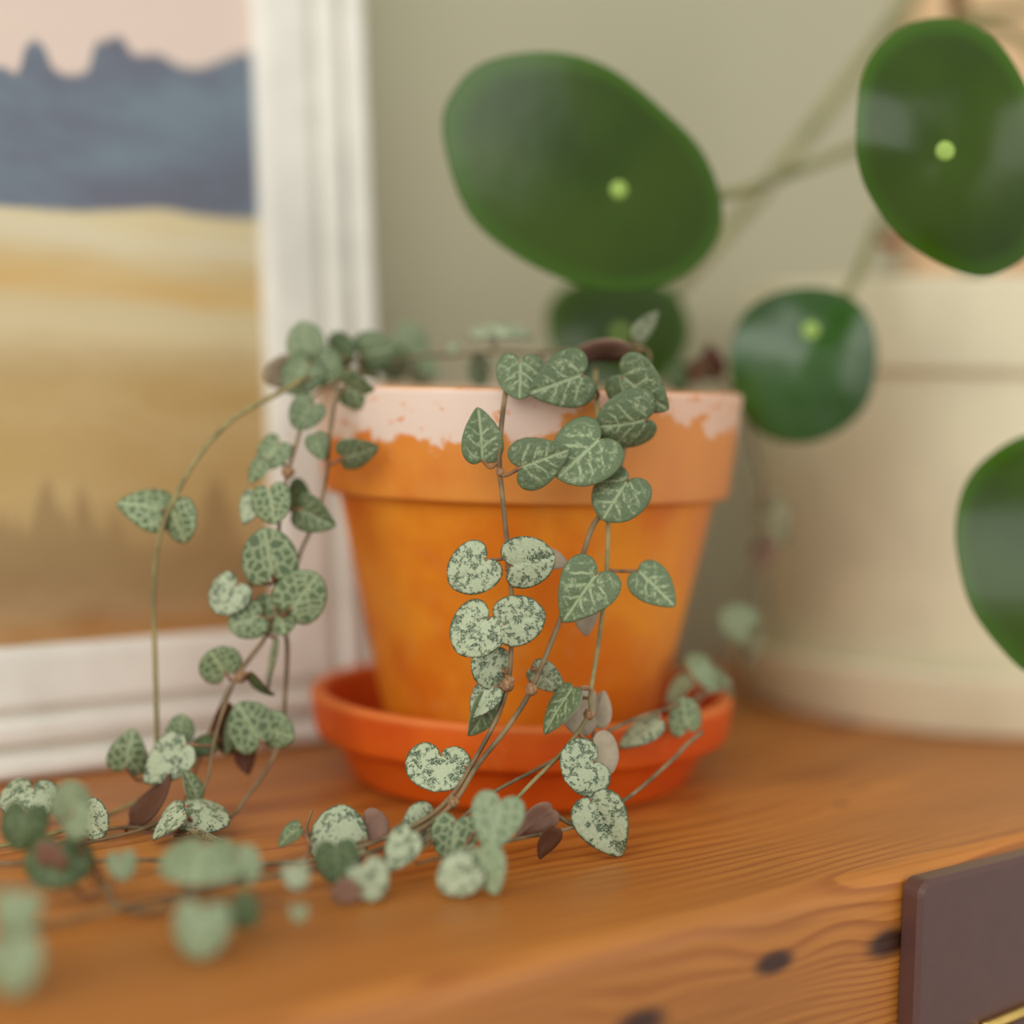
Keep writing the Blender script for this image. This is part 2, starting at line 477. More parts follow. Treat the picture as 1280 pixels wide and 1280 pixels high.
bpy.context.view_layer.update()
FM = Matrix.Translation(frame.location) @ Matrix.Rotation(-LEAN, 4, 'X')
FMI = FM.inverted()
def PF(px, py):                  # pixel -> canvas coordinates (x, z)
    p = PP(px, py, FM @ Vector((0, 0.010, 0)), FM.to_3x3() @ Vector((0, -1, 0)))
    q = FMI @ p
    return q.x, q.z
xa, xb = -FW / 2 + MW - 0.004, FW / 2 - MW + 0.004
za, zb = MW - 0.004, FH_ - MW + 0.004
t = NT('painted_landscape')
X, Y, Z = t.xyz(t.obj)[:3]
uN = t.mapr(X, xa, xb, 0, 1, False); vN = t.mapr(Z, za, zb, 0, 1, False)
def UV(px, py):
    x, z = PF(px, py)
    return (x - xa) / (xb - xa), (z - za) / (zb - za)
def fcurve(pts, base_u):
    c = t.n('ShaderNodeFloatCurve')
    cm = c.mapping.curves[0]
    pp = sorted([UV(*p) for p in pts])
    pp = [p for p in pp if 0.0 < p[0] < 1.0]
    # carry the outline on, mirrored, over the part of the canvas left of the view
    u0 = pp[0][0]
    ext = [(2 * u0 - u, v) for (u, v) in pp[1:] if 2 * u0 - u > 0.02]
    pp = sorted(ext + pp)
    cm.points[0].location = (0.0, pp[0][1]); cm.points[1].location = (1.0, pp[-1][1])
    for u, v in pp: cm.points.new(u, v)
    c.mapping.update()
    t.set(c.inputs['Value'], base_u)
    return c.outputs[0]
ridge = fcurve([(2, 84), (22, 92), (30, 62), (42, 50), (54, 56), (66, 84), (100, 92), (112, 84), (118, 56), (132, 52), (152, 48), (164, 66),
                (200, 70), (224, 84), (250, 86), (272, 78), (300, 68), (314, 66)], uN)
shore = fcurve([(2, 258), (40, 260), (100, 264), (160, 262), (210, 262), (250, 270), (300, 276), (318, 276)], uN)
grass = fcurve([(2, 640), (14, 662), (22, 648), (30, 668), (52, 606), (64, 600), (72, 640), (84, 640), (98, 606), (104, 612), (92, 664), (126, 664),
                (146, 640), (160, 676), (200, 690), (236, 680), (252, 664), (258, 606), (276, 598), (288, 640), (310, 690)], uN)
st = t.noise(t.scale(t.obj, (9, 9, 45)), 1.0, 4, 0.6)
st2 = t.noise(t.scale(t.obj, (22, 22, 60)), 1.0, 4, 0.6)
wob = t.math('MULTIPLY', t.math('SUBTRACT', st, 0.5), 0.07)
wob2 = t.math('MULTIPLY', t.math('SUBTRACT', st2, 0.5), 0.02)
vW = t.math('ADD', vN, wob)
cr = t.n('ShaderNodeValToRGB')
stops = [(815, (158, 116, 68)), (790, (176, 128, 72)), (740, (148, 112, 76)), (690, (168, 142, 98)), (620, (196, 170, 112)), (560, (192, 164, 106)),
         (500, (184, 156, 98)), (455, (190, 168, 122)), (420, (208, 194, 152)), (390, (206, 190, 148)), (362, (206, 172, 108)), (340, (204, 180, 128)), (305, (216, 208, 178)), (275, (214, 200, 158))]
els = cr.color_ramp.elements
for i, (y, c) in enumerate(stops):
    v = UV(200, y)[1]
    if i < 2:
        e_ = els[i]; e_.position = v
    else:
        e_ = els.new(v)
    e_.color = lin(c)
t.set(cr.inputs[0], vW)
land = t.mix(t.mapr(st2, 0.35, 0.7, 0, 0.35), cr.outputs[0], lin((214, 196, 150)))
gm = t.mapr(t.math('SUBTRACT', t.math('ADD', grass, wob2), vN), -0.012, 0.014)
gtop = t.mapr(vN, UV(200, 790)[1], UV(200, 700)[1], 0.0, 1.0)
land = t.mix(t.math('MULTIPLY', t.math('MULTIPLY', gm, gtop), 0.75), land, t.mix(st, lin((146, 118, 78)), lin((172, 150, 104))))
sky = t.mix(st, lin((224, 200, 188)), lin((224, 208, 192)))
mnt = t.mix(t.mapr(t.noise(t.scale(t.obj, (20, 20, 48)), 1.0, 4, 0.6), 0.35, 0.65), lin((104, 108, 122)), lin((116, 132, 144)))
rw = t.math('ADD', ridge, t.math('MULTIPLY', wob2, 0.6))
up = t.mix(t.mapr(t.math('SUBTRACT', vN, rw), -0.004, 0.004), mnt, sky)
col = t.mix(t.mapr(t.math('SUBTRACT', vN, t.math('ADD', shore, t.math('MULTIPLY', wob2, 0.4))), -0.003, 0.003), land, up)
t.bump(st2, 0.25, 0.002)
M_PAINT = t.out(col, 0.55, 0.3)
box('canvas', xa, xb, 0.010, 0.013, za, zb, M_PAINT, frame)
box('backing_board', xa - 0.01, xb + 0.01, 0.0132, 0.018, za - 0.01, zb + 0.01, plain('brown_card', (140, 110, 80)), frame)

# ------------------------------------------------------------------ pale wooden board behind the cream planter
t = NT('pale_peach_wood')
n = t.noise(t.scale(t.obj, (60, 60, 4)), 1.0, 4, 0.6)
M_PEACH = t.out(t.mix(n, lin((214, 176, 132)), lin((230, 196, 152))), 0.55, 0.3)
pl = PY(1150, 60, 0.450)
bo = box('wooden_board', 0.0, 0.16, -0.004, 0.004, 0.0, 0.30, M_PEACH, bevel=0.0015, seg=2)
bo.location = (pl.x, 0.446, 0.0004); bo.rotation_euler = (-math.radians(1.4), 0, 0)
tag(bo, 'pale peach wooden board upright against the wall behind the pilea', 'board')

# ------------------------------------------------------------------ terracotta saucer and pot
PD = 0.433
pc = P(652, 870, PD); POT = Vector((pc.x, pc.y, 0))
pc2 = P(660, 500, PD)
sau = lathe('terracotta_saucer', rounded([(0.0, 0.0), (0.0430, 0.0), (0.0484, 0.0112), (0.0532, 0.0116), (0.0547, 0.0230), (0.0508, 0.0233), (0.0470, 0.0080), (0.0, 0.0078)], 0.0022),
            M_SAUCER, loc=POT + Vector((0, 0, 0.0002)))
sau.rotation_euler = (0, 0, -TH)
tag(sau, 'orange terracotta saucer under the string of hearts pot', 'saucer')

plant = empty('potted_string_of_hearts', POT + Vector((0, 0, 0.0083)), -TH)
tag(plant, 'trailing string of hearts in terracotta pot with limescaled rim', 'potted plant')
potprof = rounded([(0.0, 0.0), (0.0338, 0.0), (0.0482, 0.0655), (0.0516, 0.0652), (0.0549, 0.0920), (0.0500, 0.0921), (0.0455, 0.060), (0.0300, 0.005), (0.0, 0.0045)], 0.0018, 4)
lathe('pot', potprof, M_POT, plant)
v, f = [(0, 0, 0.0868)], []
for k in range(1, 9):
    for i in range(40):
        a = 2 * math.pi * i / 40; r = 0.0488 * k / 8
        v.append((r * math.cos(a), r * math.sin(a), 0.0866 + 0.0018 * math.sin(5 * r * 300 + a * 3) * (1 - k / 8.5) + random.uniform(-.0006, .0006)))
for i in range(40):
    f.append((0, 1 + i, 1 + (i + 1) % 40))
for k in range(7):
    for i in range(40):
        j = (i + 1) % 40
        f.append((1 + k * 40 + i, 1 + (k + 1) * 40 + i, 1 + (k + 1) * 40 + j, 1 + k * 40 + j))
mesh_obj('soil', v, f, M_SOIL, plant)

# ------------------------------------------------------------------ vines
bpy.context.view_layer.update()
VINES = []
def vine(pts, r=0.0006, mat=None, name='vine'):
    w_ = [P(*p) for p in pts]
    for q in w_: q.z = max(q.z, 0.0012)
    c = catmull(w_, 8)
    n = len(c)
    o = tube(name, c, [r * 0.86 * (1.12 - 0.3 * i / n) for i in range(n)], mat or M_VINE)
    keep(o, plant)
    VINES.append((o, c))
    return o
vine([(470, 472, .418), (430, 462, .408), (385, 472, .400), (345, 493, .394), (290, 525, .388), (245, 575, .385), (215, 630, .384), (198, 676, .384), (192, 740, .384), (194, 830, .384), (196, 930, .383), (192, 985, .382), (150, 1012, .380), (90, 1045, .366), (20, 1066, .352), (-60, 1085, .345)], .00075, M_VINEG)
vine([(455, 470, .410), (415, 480, .400), (385, 505, .394), (372, 550, .390), (360, 590, .388), (350, 640, .386), (348, 700, .384), (346, 745, .384), (335, 790, .383), (300, 838, .382), (282, 880, .379), (268, 925, .376), (252, 990, .372), (190, 1032, .366), (100, 1066, .352)], .0005)
vine([(450, 478, .402), (424, 492, .394), (414, 530, .391), (408, 590, .389), (396, 645, .388), (376, 690, .387), (360, 745, .386), (330, 800, .385), (292, 852, .386), (262, 915, .387), (232, 1000, .383)], .0005)
vine([(352, 780, .385), (359, 805, .385), (357, 860, .384), (352, 915, .383), (340, 950, .381), (312, 992, .378), (280, 1028, .372), (220, 1046, .366), (140, 1042, .366), (60, 1070, .350)], .0006)
vine([(640, 466, .395), (634, 480, .378), (628, 520, .370), (624, 575, .368), (628, 620, .367), (633, 670, .366), (638, 720, .365), (640, 775, .364), (638, 830, .363), (634, 860, .363), (620, 900, .361), (596, 945, .358), (568, 990, .352), (530, 1025, .345), (470, 1052, .341), (400, 1074, .339), (300, 1080, .337), (180, 1075, .337), (60, 1080, .338), (-40, 1090, .336)], .00062)
vine([(790, 462, .398), (785, 500, .380), (780, 560, .375), (762, 625, .371), (740, 660, .369), (722, 715, .367), (695, 788, .364), (664, 862, .362), (634, 910, .359), (598, 955, .356), (566, 1004, .350), (520, 1040, .342), (450, 1070, .334), (360, 1092, .328), (250, 1112, .318), (130, 1140, .305), (0, 1170, .292)], .00068)
vine([(745, 462, .392), (745, 500, .378), (757, 590, .374), (760, 660, .371), (757, 730, .370), (748, 805, .368), (738, 868, .366), (736, 893, .365), (705, 938, .362), (668, 975, .358), (640, 1004, .354), (600, 1040, .346), (560, 1075, .334)], .0006, M_VINEG)
vine([(905, 862, .402), (880, 868, .398), (840, 884, .385), (790, 900, .376), (730, 930, .368), (670, 962, .362), (610, 995, .355), (545, 1050, .341), (480, 1085, .330)], .00055)
vine([(878, 915, .380), (857, 932, .377), (840, 950, .374), (785, 997, .364), (722, 1032, .354), (650, 1048, .348), (590, 1062, .342), (520, 1080, .333)], .00055)
vine([(470, 455, .430), (520, 446, .428), (566, 444, .424), (620, 440, .420), (680, 441, .414), (730, 436, .408), (800, 434, .400), (812, 452, .395), (800, 480, .385)], .00055)
vine([(420, 446, .405), (450, 452, .412), (490, 462, .425), (540, 474, .430)], .0005)
vine([(880, 462, .445), (925, 500, .462), (942, 560, .468), (955, 620, .470), (950, 690, .468), (930, 745, .455), (915, 800, .438), (895, 850, .424), (870, 880, .400)], .00055)
vine([(130, 1105, .318), (142, 1128, .312), (165, 1142, .308), (195, 1138, .308), (225, 1120, .310)], .0007)
vine([(460, 1050, .341), (420, 1058, .352), (385, 1042, .354), (390, 1012, .355)], .0004)
vine([(696, 1020, .354), (720, 1032, .354), (735, 1028, .354), (742, 1012, .355)], .0006)

# ------------------------------------------------------------------ heart-shaped leaves
HALF = {
    'h': [(0, 0), (.07, -.09), (.22, -.16), (.40, -.11), (.50, .06), (.50, .28), (.40, .54), (.24, .78), (.10, .94), (0, 1.0)],
    'r': [(0, 0), (.08, -.10), (.26, -.17), (.45, -.08), (.54, .16), (.51, .44), (.38, .70), (.19, .85), (.07, .90), (0, .91)],
    'k': [(0, 0), (.09, -.13), (.30, -.21), (.52, -.08), (.61, .18), (.55, .46), (.37, .66), (.16, .75), (.05, .77), (0, .775)],
    'o': [(0, 0), (.08, -.03), (.20, -.04), (.33, .04), (.41, .20), (.40, .42), (.31, .65), (.18, .84), (.07, .96), (0, 1.0)],
}
CY = .38
RINGS = [1.0, .965, .86, .66, .42, .18]
MESHES = {}
def leaf_mesh(shape, mat, um, curl):
    key = (shape, mat, um, curl)
    if key in MESHES: return MESHES[key]
    half = catmull([Vector((a, b, 0)) for a, b in HALF[shape]], 3)
    half = half[:-1] + [half[-1]]
    outl = [(p.x, p.y) for p in half] + [(-p.x, p.y) for p in half[-2:0:-1]]
    n = len(outl)
    def zf(x, y):
        if curl == 0: z = -0.10 * x * x * 2 - 0.10 * (y - .3) ** 2
        elif curl == 1: z = 0.28 * abs(x) - 0.35 * x * x - 0.22 * (y - .3) ** 2
        elif curl == 2: z = -0.55 * x * x - 0.30 * (y - .35) ** 2
        else: z = 0.75 * abs(x) - 0.25 * (y - .3) ** 2
        return z - 0.022 * math.exp(-(x / .05) ** 2)
    v, f, ed = [], [], []
    for s in RINGS:
        for (x, y) in outl:
            X_, Y_ = x * s, CY + (y - CY) * s
            v.append((X_, Y_, zf(X_, Y_) - (0.012 if s == 1.0 else 0))); ed.append(s)
    v.append((0, CY, zf(0, CY))); ed.append(0)
    nt = len(v)
    for k in range(len(RINGS) - 1):
        for i in range(n):
            j = (i + 1) % n
            f.append((k * n + i, k * n + j, (k + 1) * n + j, (k + 1) * n + i))
    b = (len(RINGS) - 1) * n
    for i in range(n): f.append((b + i, b + (i + 1) % n, nt - 1))
    ntop = len(f)
    T_ = 0.045
    for s in (0.97, .6):
        for (x, y) in outl:
            X_, Y_ = x * s, CY + (y - CY) * s
            v.append((X_, Y_, zf(X_, Y_) - T_)); ed.append(s)
    v.append((0, CY, zf(0, CY) - T_ * 1.1)); ed.append(0)
    for i in range(n):
        j = (i + 1) % n
        f.append((i, nt + i, nt + j, j))
        f.append((nt + i, nt + n + i, nt + n + j, nt + j))
        f.append((nt + n + i, len(v) - 1, nt + n + j))
    me = bpy.data.meshes.new('heart_leaf')
    me.from_pydata(v, [], f); me.update()
    bm = bmesh.new(); bm.from_mesh(me); bmesh.ops.recalc_face_normals(bm, faces=bm.faces); bm.to_mesh(me); bm.free()
    me.materials.append(LEAF[mat]); me.materials.append(um)
    for i, p in enumerate(me.polygons):
        p.use_smooth = True
        p.material_index = 0 if i < ntop else 1
    at = me.attributes.new('edge', 'FLOAT', 'POINT')
    at.data.foreach_set('value', ed)
    MESHES[key] = me
    return me
UM = {'m': M_UNDER, 'b': M_BROWN, 'k': M_PINK}
BROWNTOP = {'m': 'p', 'b': 'd', 'k': 'p'}
def leaf(cx, cy, s, tip, d, mat='p', shape='h', pitch=0, roll=0, curl=None, um='m', stalk=True):
    """cx,cy: leaf centre pixel; s: length in px; tip: direction of the tip, degrees ccw from right;
    pitch > 0 brings the tip towards the viewer; roll turns it about its midrib"""
    if curl is None: curl = random.choice((0, 0, 1, 2))
    if mat == 'n' and (d < 0.335 or d > 0.3955): mat = 's'
    me = leaf_mesh(shape, mat, UM[um], curl)
    a = math.radians(tip)
    Y_ = R * math.cos(a) + U * math.sin(a)
    Z_ = -F
    X_ = Y_.cross(Z_)
    B = Matrix((X_, Y_, Z_)).transposed()
    M = B @ Matrix.Rotation(math.radians(pitch), 3, 'X') @ Matrix.Rotation(math.radians(roll), 3, 'Y')
    c = P(cx, cy, d)
    sc = s / FPX * d
    loc = c - M @ Vector((0, CY, 0)) * sc
    # keep the leaf clear of the shelf top
    low = min((loc + M @ (Vector(q.co) * sc)).z for q in me.vertices)
    if low < 0.0006: loc = loc + Vector((0, 0, 0.0006 - low))
    # nearest vine
    best = None
    for o, pts in VINES:
        for q in pts:
            dd = (q - loc).length
            if best is None or dd < best[0]: best = (dd, o, q)
    dd, vo, q = best
    o = bpy.data.objects.new('leaf', me); COL.objects.link(o)
    o.matrix_world = Matrix.Translation(loc) @ M.to_4x4() @ Matrix.Scale(sc, 4)
    mw = o.matrix_world.copy()
    o.parent = vo
    vo_w = plant.matrix_basis @ plant.matrix_basis.inverted()
    o.matrix_parent_inverse = Matrix.Identity(4)
    o.matrix_basis = mw
    if stalk and dd > 0.0012:
        yb = M @ Vector((0, -1, 0))
        p0 = loc + M @ Vector((0, 0.03, -0.03)) * sc
        mid = (p0 + q) / 2 + yb * min(dd * 0.25, 0.003) + Vector((0, 0, -min(dd * .2, 0.002)))
        pts = catmull([p0, mid, q], 5)
        so = tube('leaf_stalk', pts, 0.00042, M_PET, None, 6)
        so.parent = vo
    return o
L = leaf
# --- centre cascade, front of the pot
L(625, 409, 68, -90, .424, 'p', 'k', 66, 0, 2)
L(566, 438, 18, 90, .424, 'p', 'o', 10, 0, 0)
L(650, 470, 56, -92, .373, 'g', 'r', 15, 0, 0)
L(704, 477, 74, 200, .371, 'g', 'h', 12, -10, 0)
L(755, 441, 84, 182, .398, 'p', 'o', -10, 108, 1, 'k')
L(806, 412, 46, 48, .405, 'p', 'o', 0, 55, 0)
L(792, 470, 56, -75, .392, 'p', 'o', -20, 130, 2, 'k')
L(798, 486, 74, -38, .374, 'g', 'h', 10, 28, 0)
L(784, 530, 76, 190, .370, 'g', 'r', 10, -30, 2)
L(602, 551, 68, 93, .367, 'g', 'o', 5, 20, 1)
L(674, 576, 66, 20, .364, 'g', 'h', 8, 5, 0)
L(728, 568, 82, 222, .366, 'g', 'r', 10, 12, 0)
L(772, 619, 68, 236, .367, 'g', 'r', 10, 15, 2)
L(589, 713, 62, 218, .362, 'p', 'r', 5, 5, 0)
L(662, 702, 62, 12, .361, 'p', 'r', 5, 8, 0)
L(690, 700, 36, -20, .370, 'p', 'o', 5, 150, 0)
L(594, 790, 66, 228, .361, 'p', 'r', 5, 5, 0)
L(651, 774, 60, 15, .361, 'p', 'r', 5, -5, 0)
L(613, 834, 52, 160, .362, 'p', 'r', 30, 5, 0)
L(607, 872, 50, 232, .362, 'p', 'o', 10, 30, 1)
L(606, 889, 60, 244, .364, 'g', 'o', 8, -40, 1)
L(730, 739, 76, 234, .3605, 'g', 'h', 5, 10, 1)
L(815, 729, 66, -44, .370, 'g', 'o', 8, -15, 0)
L(731, 765, 50, -88, .371, 'p', 'o', -10, 150, 0)
L(680, 846, 52, -36, .367, 'p', 'o', 5, 28, 0)
L(701, 880, 70, 236, .362, 'g', 'o', 5, 58, 0)
L(722, 892, 56, -70, .370, 'd', 'r', 0, 150, 2)
L(748, 890, 46, 70, .371, 'p', 'o', 0, 150, 1)
L(726, 963, 64, 205, .358, 'p', 'k', 28, 8, 0)
L(749, 945, 50, -60, .364, 'd', 'r', 0, 150, 2)
L(752, 1029, 86, -63, .353, 'p', 'o', 5, 5, 1)
L(546, 964, 70, -100, .355, 'p', 'k', 36, 4, 0)
# --- right side, over the saucer and behind
L(857, 895, 46, 100, .388, 'n', 'r', 10, 25, 0)
L(804, 911, 64, 213, .380, 'p', 'o', 0, 60, 0)
L(880, 838, 50, 205, .412, 'n', 'k', 45, 20, 2)
L(902, 856, 36, -60, .414, 'p', 'o', 0, 60, 2)
L(850, 860, 44, 225, .405, 'n', 'o', 0, 60, 1)
L(964, 650, 62, -62, .455, 'p', 'o', 0, 40, 0)
L(953, 690, 40, -100, .470, 'p', 'o', 0, 160, 0, 'k')
L(921, 777, 46, 150, .440, 'n', 'r', 5, 10, 0)
L(941, 806, 52, -98, .442, 'p', 'o', 0, 62, 1)
# --- shelf, in front of the saucer
L(620, 1026, 68, -104, .332, 'n', 'h', 18, 0, 0)
L(527, 1030, 52, 170, .345, 'p', 'r', 45, 10, 2)
L(502, 1058, 60, 238, .330, 'p', 'o', 5, 25, 0)
L(567, 1048, 56, -100, .340, 'n', 'r', 10, 5, 0)
L(573, 1100, 56, 215, .322, 'p', 'r', 5, 0, 0)
L(608, 1088, 64, -72, .324, 'n', 'o', 5, 10, 0)
L(672, 1022, 58, 215, .352, 'd', 'o', 0, 150, 2, 'k')
L(684, 1048, 44, 240, .350, 'd', 'o', 0, 140, 2, 'b')
L(424, 1046, 70, 84, .345, 'p', 'r', -24, 0, 2)
L(364, 1042, 40, 218, .345, 'g', 'o', 0, 50, 1)
L(468, 1034, 38, -30, .350, 'p', 'r', 0, 160, 2, 'k')
L(421, 1078, 52, -85, .326, 'd', 'r', 15, 0, 0)
L(461, 1107, 52, -70, .318, 'p', 'r', 5, 0, 0)
L(370, 1097, 34, -80, .305, 'p', 'r', 5, 0, 0)
L(373, 1142, 22, -90, .296, 'n', 'r', 5, 0, 0)
L(430, 1126, 34, 200, .316, 'p', 'r', 0, 165, 0, 'k')
L(250, 1076, 94, -92, .302, 'n', 'k', 58, 0, 2)
L(305, 1084, 46, -60, .304, 'n', 'r', 10, 10, 0)
L(250, 1164, 70, -95, .282, 'n', 'r', 10, 0, 2)
L(305, 1140, 44, -40, .292, 'd', 'r', 10, 0, 0)
# --- left, lying on the shelf before the frame
L(212, 947, 74, 222, .374, 'p', 'o', 5, 22, 0)
L(226, 910, 34, 80, .380, 'n', 'r', 5, 0, 0)
L(160, 942, 52, 78, .378, 'n', 'h', 5, 5, 2)
L(186, 1004, 76, 42, .372, 'd', 'o', 0, 118, 1, 'b')
L(256, 1014, 66, -18, .364, 'p', 'r', 10, -62, 2)
L(216, 1016, 40, 215, .366, 'p', 'o', 0, 55, 1)
L(241, 984, 42, 112, .370, 'g', 'o', 0, 60, 1)
L(214, 1046, 54, 215, .358, 'p', 'o', 5, 58, 1)
L(252, 1050, 48, -20, .356, 'p', 'o', 5, 62, 2)
L(33, 1000, 64, -96, .366, 'p', 'k', 42, 0, 2)
L(27, 1034, 56, -100, .322, 'd', 'r', 10, 0, 2)
L(88, 1000, 48, 90, .312, 'n', 'r', 10, 20, 0)
L(93, 1028, 44, -80, .312, 'n', 'r', 5, 20, 0)
L(114, 1042, 48, -50, .358, 'p', 'r', 10, 10, 0)
L(68, 1083, 72, -95, .312, 'd', 'k', 25, 0, 2)
L(64, 1066, 42, 100, .310, 'd', 'r', 30, 160, 0, 'k')
L(152, 1083, 36, -80, .312, 'n', 'r', 5, 0, 0)
L(18, 1142, 58, -95, .268, 'n', 'r', 5, 0, 2)
L(12, 1208, 74, -85, .262, 'n', 'r', 10, 10, 2)
# --- left cascade
L(182, 632, 60, 170, .385, 'n', 'h', 5, 28, 2)
L(221, 653, 52, -70, .383, 'n', 'r', 5, 28, 2)
L(339, 566, 42, 232, .388, 'n', 'r', 5, 20, 0)
L(322, 585, 36, 240, .387, 'n', 'o', 5, 30, 0)
L(313, 630, 44, 250, .383, 'p', 'o', 5, 25, 0)
L(339, 630, 48, -80, .381, 'n', 'r', 5, 10, 0)
L(368, 627, 46, -60, .392, 'd', 'r', 5, 40, 2)
L(392, 645, 50, -28, .384, 'g', 'h', 5, 20, 1)
L(336, 694, 66, 100, .380, 'n', 'r', 5, 5, 0)
L(284, 745, 50, 232, .381, 'p', 'r', 5, 10, 0)
L(308, 776, 46, 200, .381, 'n', 'r', 5, 5, 0)
L(378, 743, 62, 52, .380, 'n', 'r', 5, 5, 0)
L(347, 766, 56, -70, .383, 'n', 'r', 5, 15, 0)
L(272, 827, 46, 120, .381, 'n', 'k', 20, 5, 0)
L(322, 854, 42, -48, .381, 'd', 'o', 0, 60, 1, 'b')
L(338, 822, 68, -102, .384, 'n', 'o', 0, 76, 0)
L(313, 906, 60, 120, .380, 'n', 'r', 5, 10, 0)
L(346, 914, 46, -20, .381, 'n', 'r', 15, 10, 0)
L(288, 910, 62, -100, .386, 'd', 'r', 0, 140, 2, 'b')
L(283, 918, 46, -95, .383, 'n', 'o', 0, 50, 0)
L(254, 930, 40, 200, .380, 'd', 'o', 20, 40, 2)
L(304, 945, 40, -80, .384, 'd', 'o', 0, 140, 2, 'b')
# --- top left, over the rim
L(382, 425, 46, 100, .404, 'n', 'r', 5, 10, 0)
L(351, 464, 44, 200, .405, 'p', 'r', 10, 150, 2)
L(374, 468, 52, 235, .400, 'g', 'r', 5, 10, 2)
L(405, 462, 46, -60, .402, 'g', 'r', 5, 10, 2)
L(423, 440, 44, -30, .410, 'd', 'r', 20, 10, 2)
L(466, 440, 50, 10, .412, 'g', 'r', 20, 10, 2)
L(449, 491, 54, -24, .394, 'g', 'h', 5, 40, 1)
L(381, 517, 42, 230, .391, 'g', 'r', 5, 10, 1)
L(397, 555, 36, -70, .388, 'g', 'o', 5, 5, 1)
L(447, 567, 46, 15, .386, 'g', 'h', 5, 35, 0)
L(492, 455, 40, -60, .436, 'd', 'r', 20, 10, 2)
L(512, 425, 44, 90, .446, 'n', 'r', 10, 10, 0)
L(530, 462, 40, -20, .440, 'n', 'r', 30, 10, 0)
L(600, 462, 40, 160, .430, 'n', 'r', 50, 10, 0)
L(720, 452, 40, 20, .425, 'd', 'r', 50, 10, 0)

L(892, 456, 44, 100, .452, 'd', 'o', 0, 150, 2, 'b')
L(872, 464, 42, 40, .448, 'd', 'o', 10, 130, 2, 'b')
L(850, 468, 38, 150, .446, 'd', 'r', 30, 20, 2)

# tubers at the nodes
for (px, py, d, r) in ((634, 856, .3625, .0016), (637, 850, .3622, .0011), (664, 862, .3615, .0014), (736, 893, .365, .0013), (638, 707, .3650, .0012),
                       (566, 1003, .350, .0014), (300, 846, .382, .0015), (360, 590, .387, .0016), (625, 590, .367, .0010)):
    c = P(px, py, d)
    bm = bmesh.new(); bmesh.ops.create_icosphere(bm, subdivisions=2, radius=r)
    for q in bm.verts: q.co *= 1 + random.uniform(-.12, .12)
    me = bpy.data.meshes.new('tuber'); bm.to_mesh(me); bm.free()
    me.polygons.foreach_set('use_smooth', [True] * len(me.polygons)); me.materials.append(M_TUBER)
    o = bpy.data.objects.new('tuber', me); COL.objects.link(o)
    vo = min(VINES, key=lambda vv: min((q - c).length for q in vv[1]))[0]
    o.parent = vo; o.location = c

# ------------------------------------------------------------------ pilea in the cream planter
cc = CW(0.152, 0.562, 0)
cs = lathe('cream_saucer', rounded([(0.0, 0.0), (0.0705, 0.0), (0.0755, 0.0190), (0.0725, 0.0195), (0.0680, 0.0050), (0.0, 0.0045)], 0.002), M_CREAM, loc=cc + Vector((0, 0, 0.0002)))
tag(cs, 'cream glazed saucer under the cream planter', 'saucer')
pil = empty('potted_pilea', cc + Vector((0, 0, 0.005)))
tag(pil, 'pilea with round glossy green leaves in a cream planter', 'potted plant')
lathe('planter', rounded([(0.0, 0.0), (0.0640, 0.0), (0.0705, 0.1030), (0.0738, 0.1035), (0.0745, 0.1310), (0.0695, 0.1312), (0.0650, 0.0950), (0.0600, 0.006), (0.0, 0.005)], 0.0018), M_CREAM, pil)
lathe('soil', [(0.0, 0.121), (0.03, 0.1205), (0.0684, 0.1190)], M_SOIL, pil, seg=48)
tx = P(1205, 40, .56)
trunk_pts = [cc + Vector((0, 0, .122)), cc + Vector((-.002, 0, .16)), P(1203, 120, .556), P(1198, 20, .553), P(1192, -80, .55), P(1196, -160, .55)]
keep(tube('trunk', catmull(trunk_pts, 6), .0032, M_TRUNK, None, 12), pil)
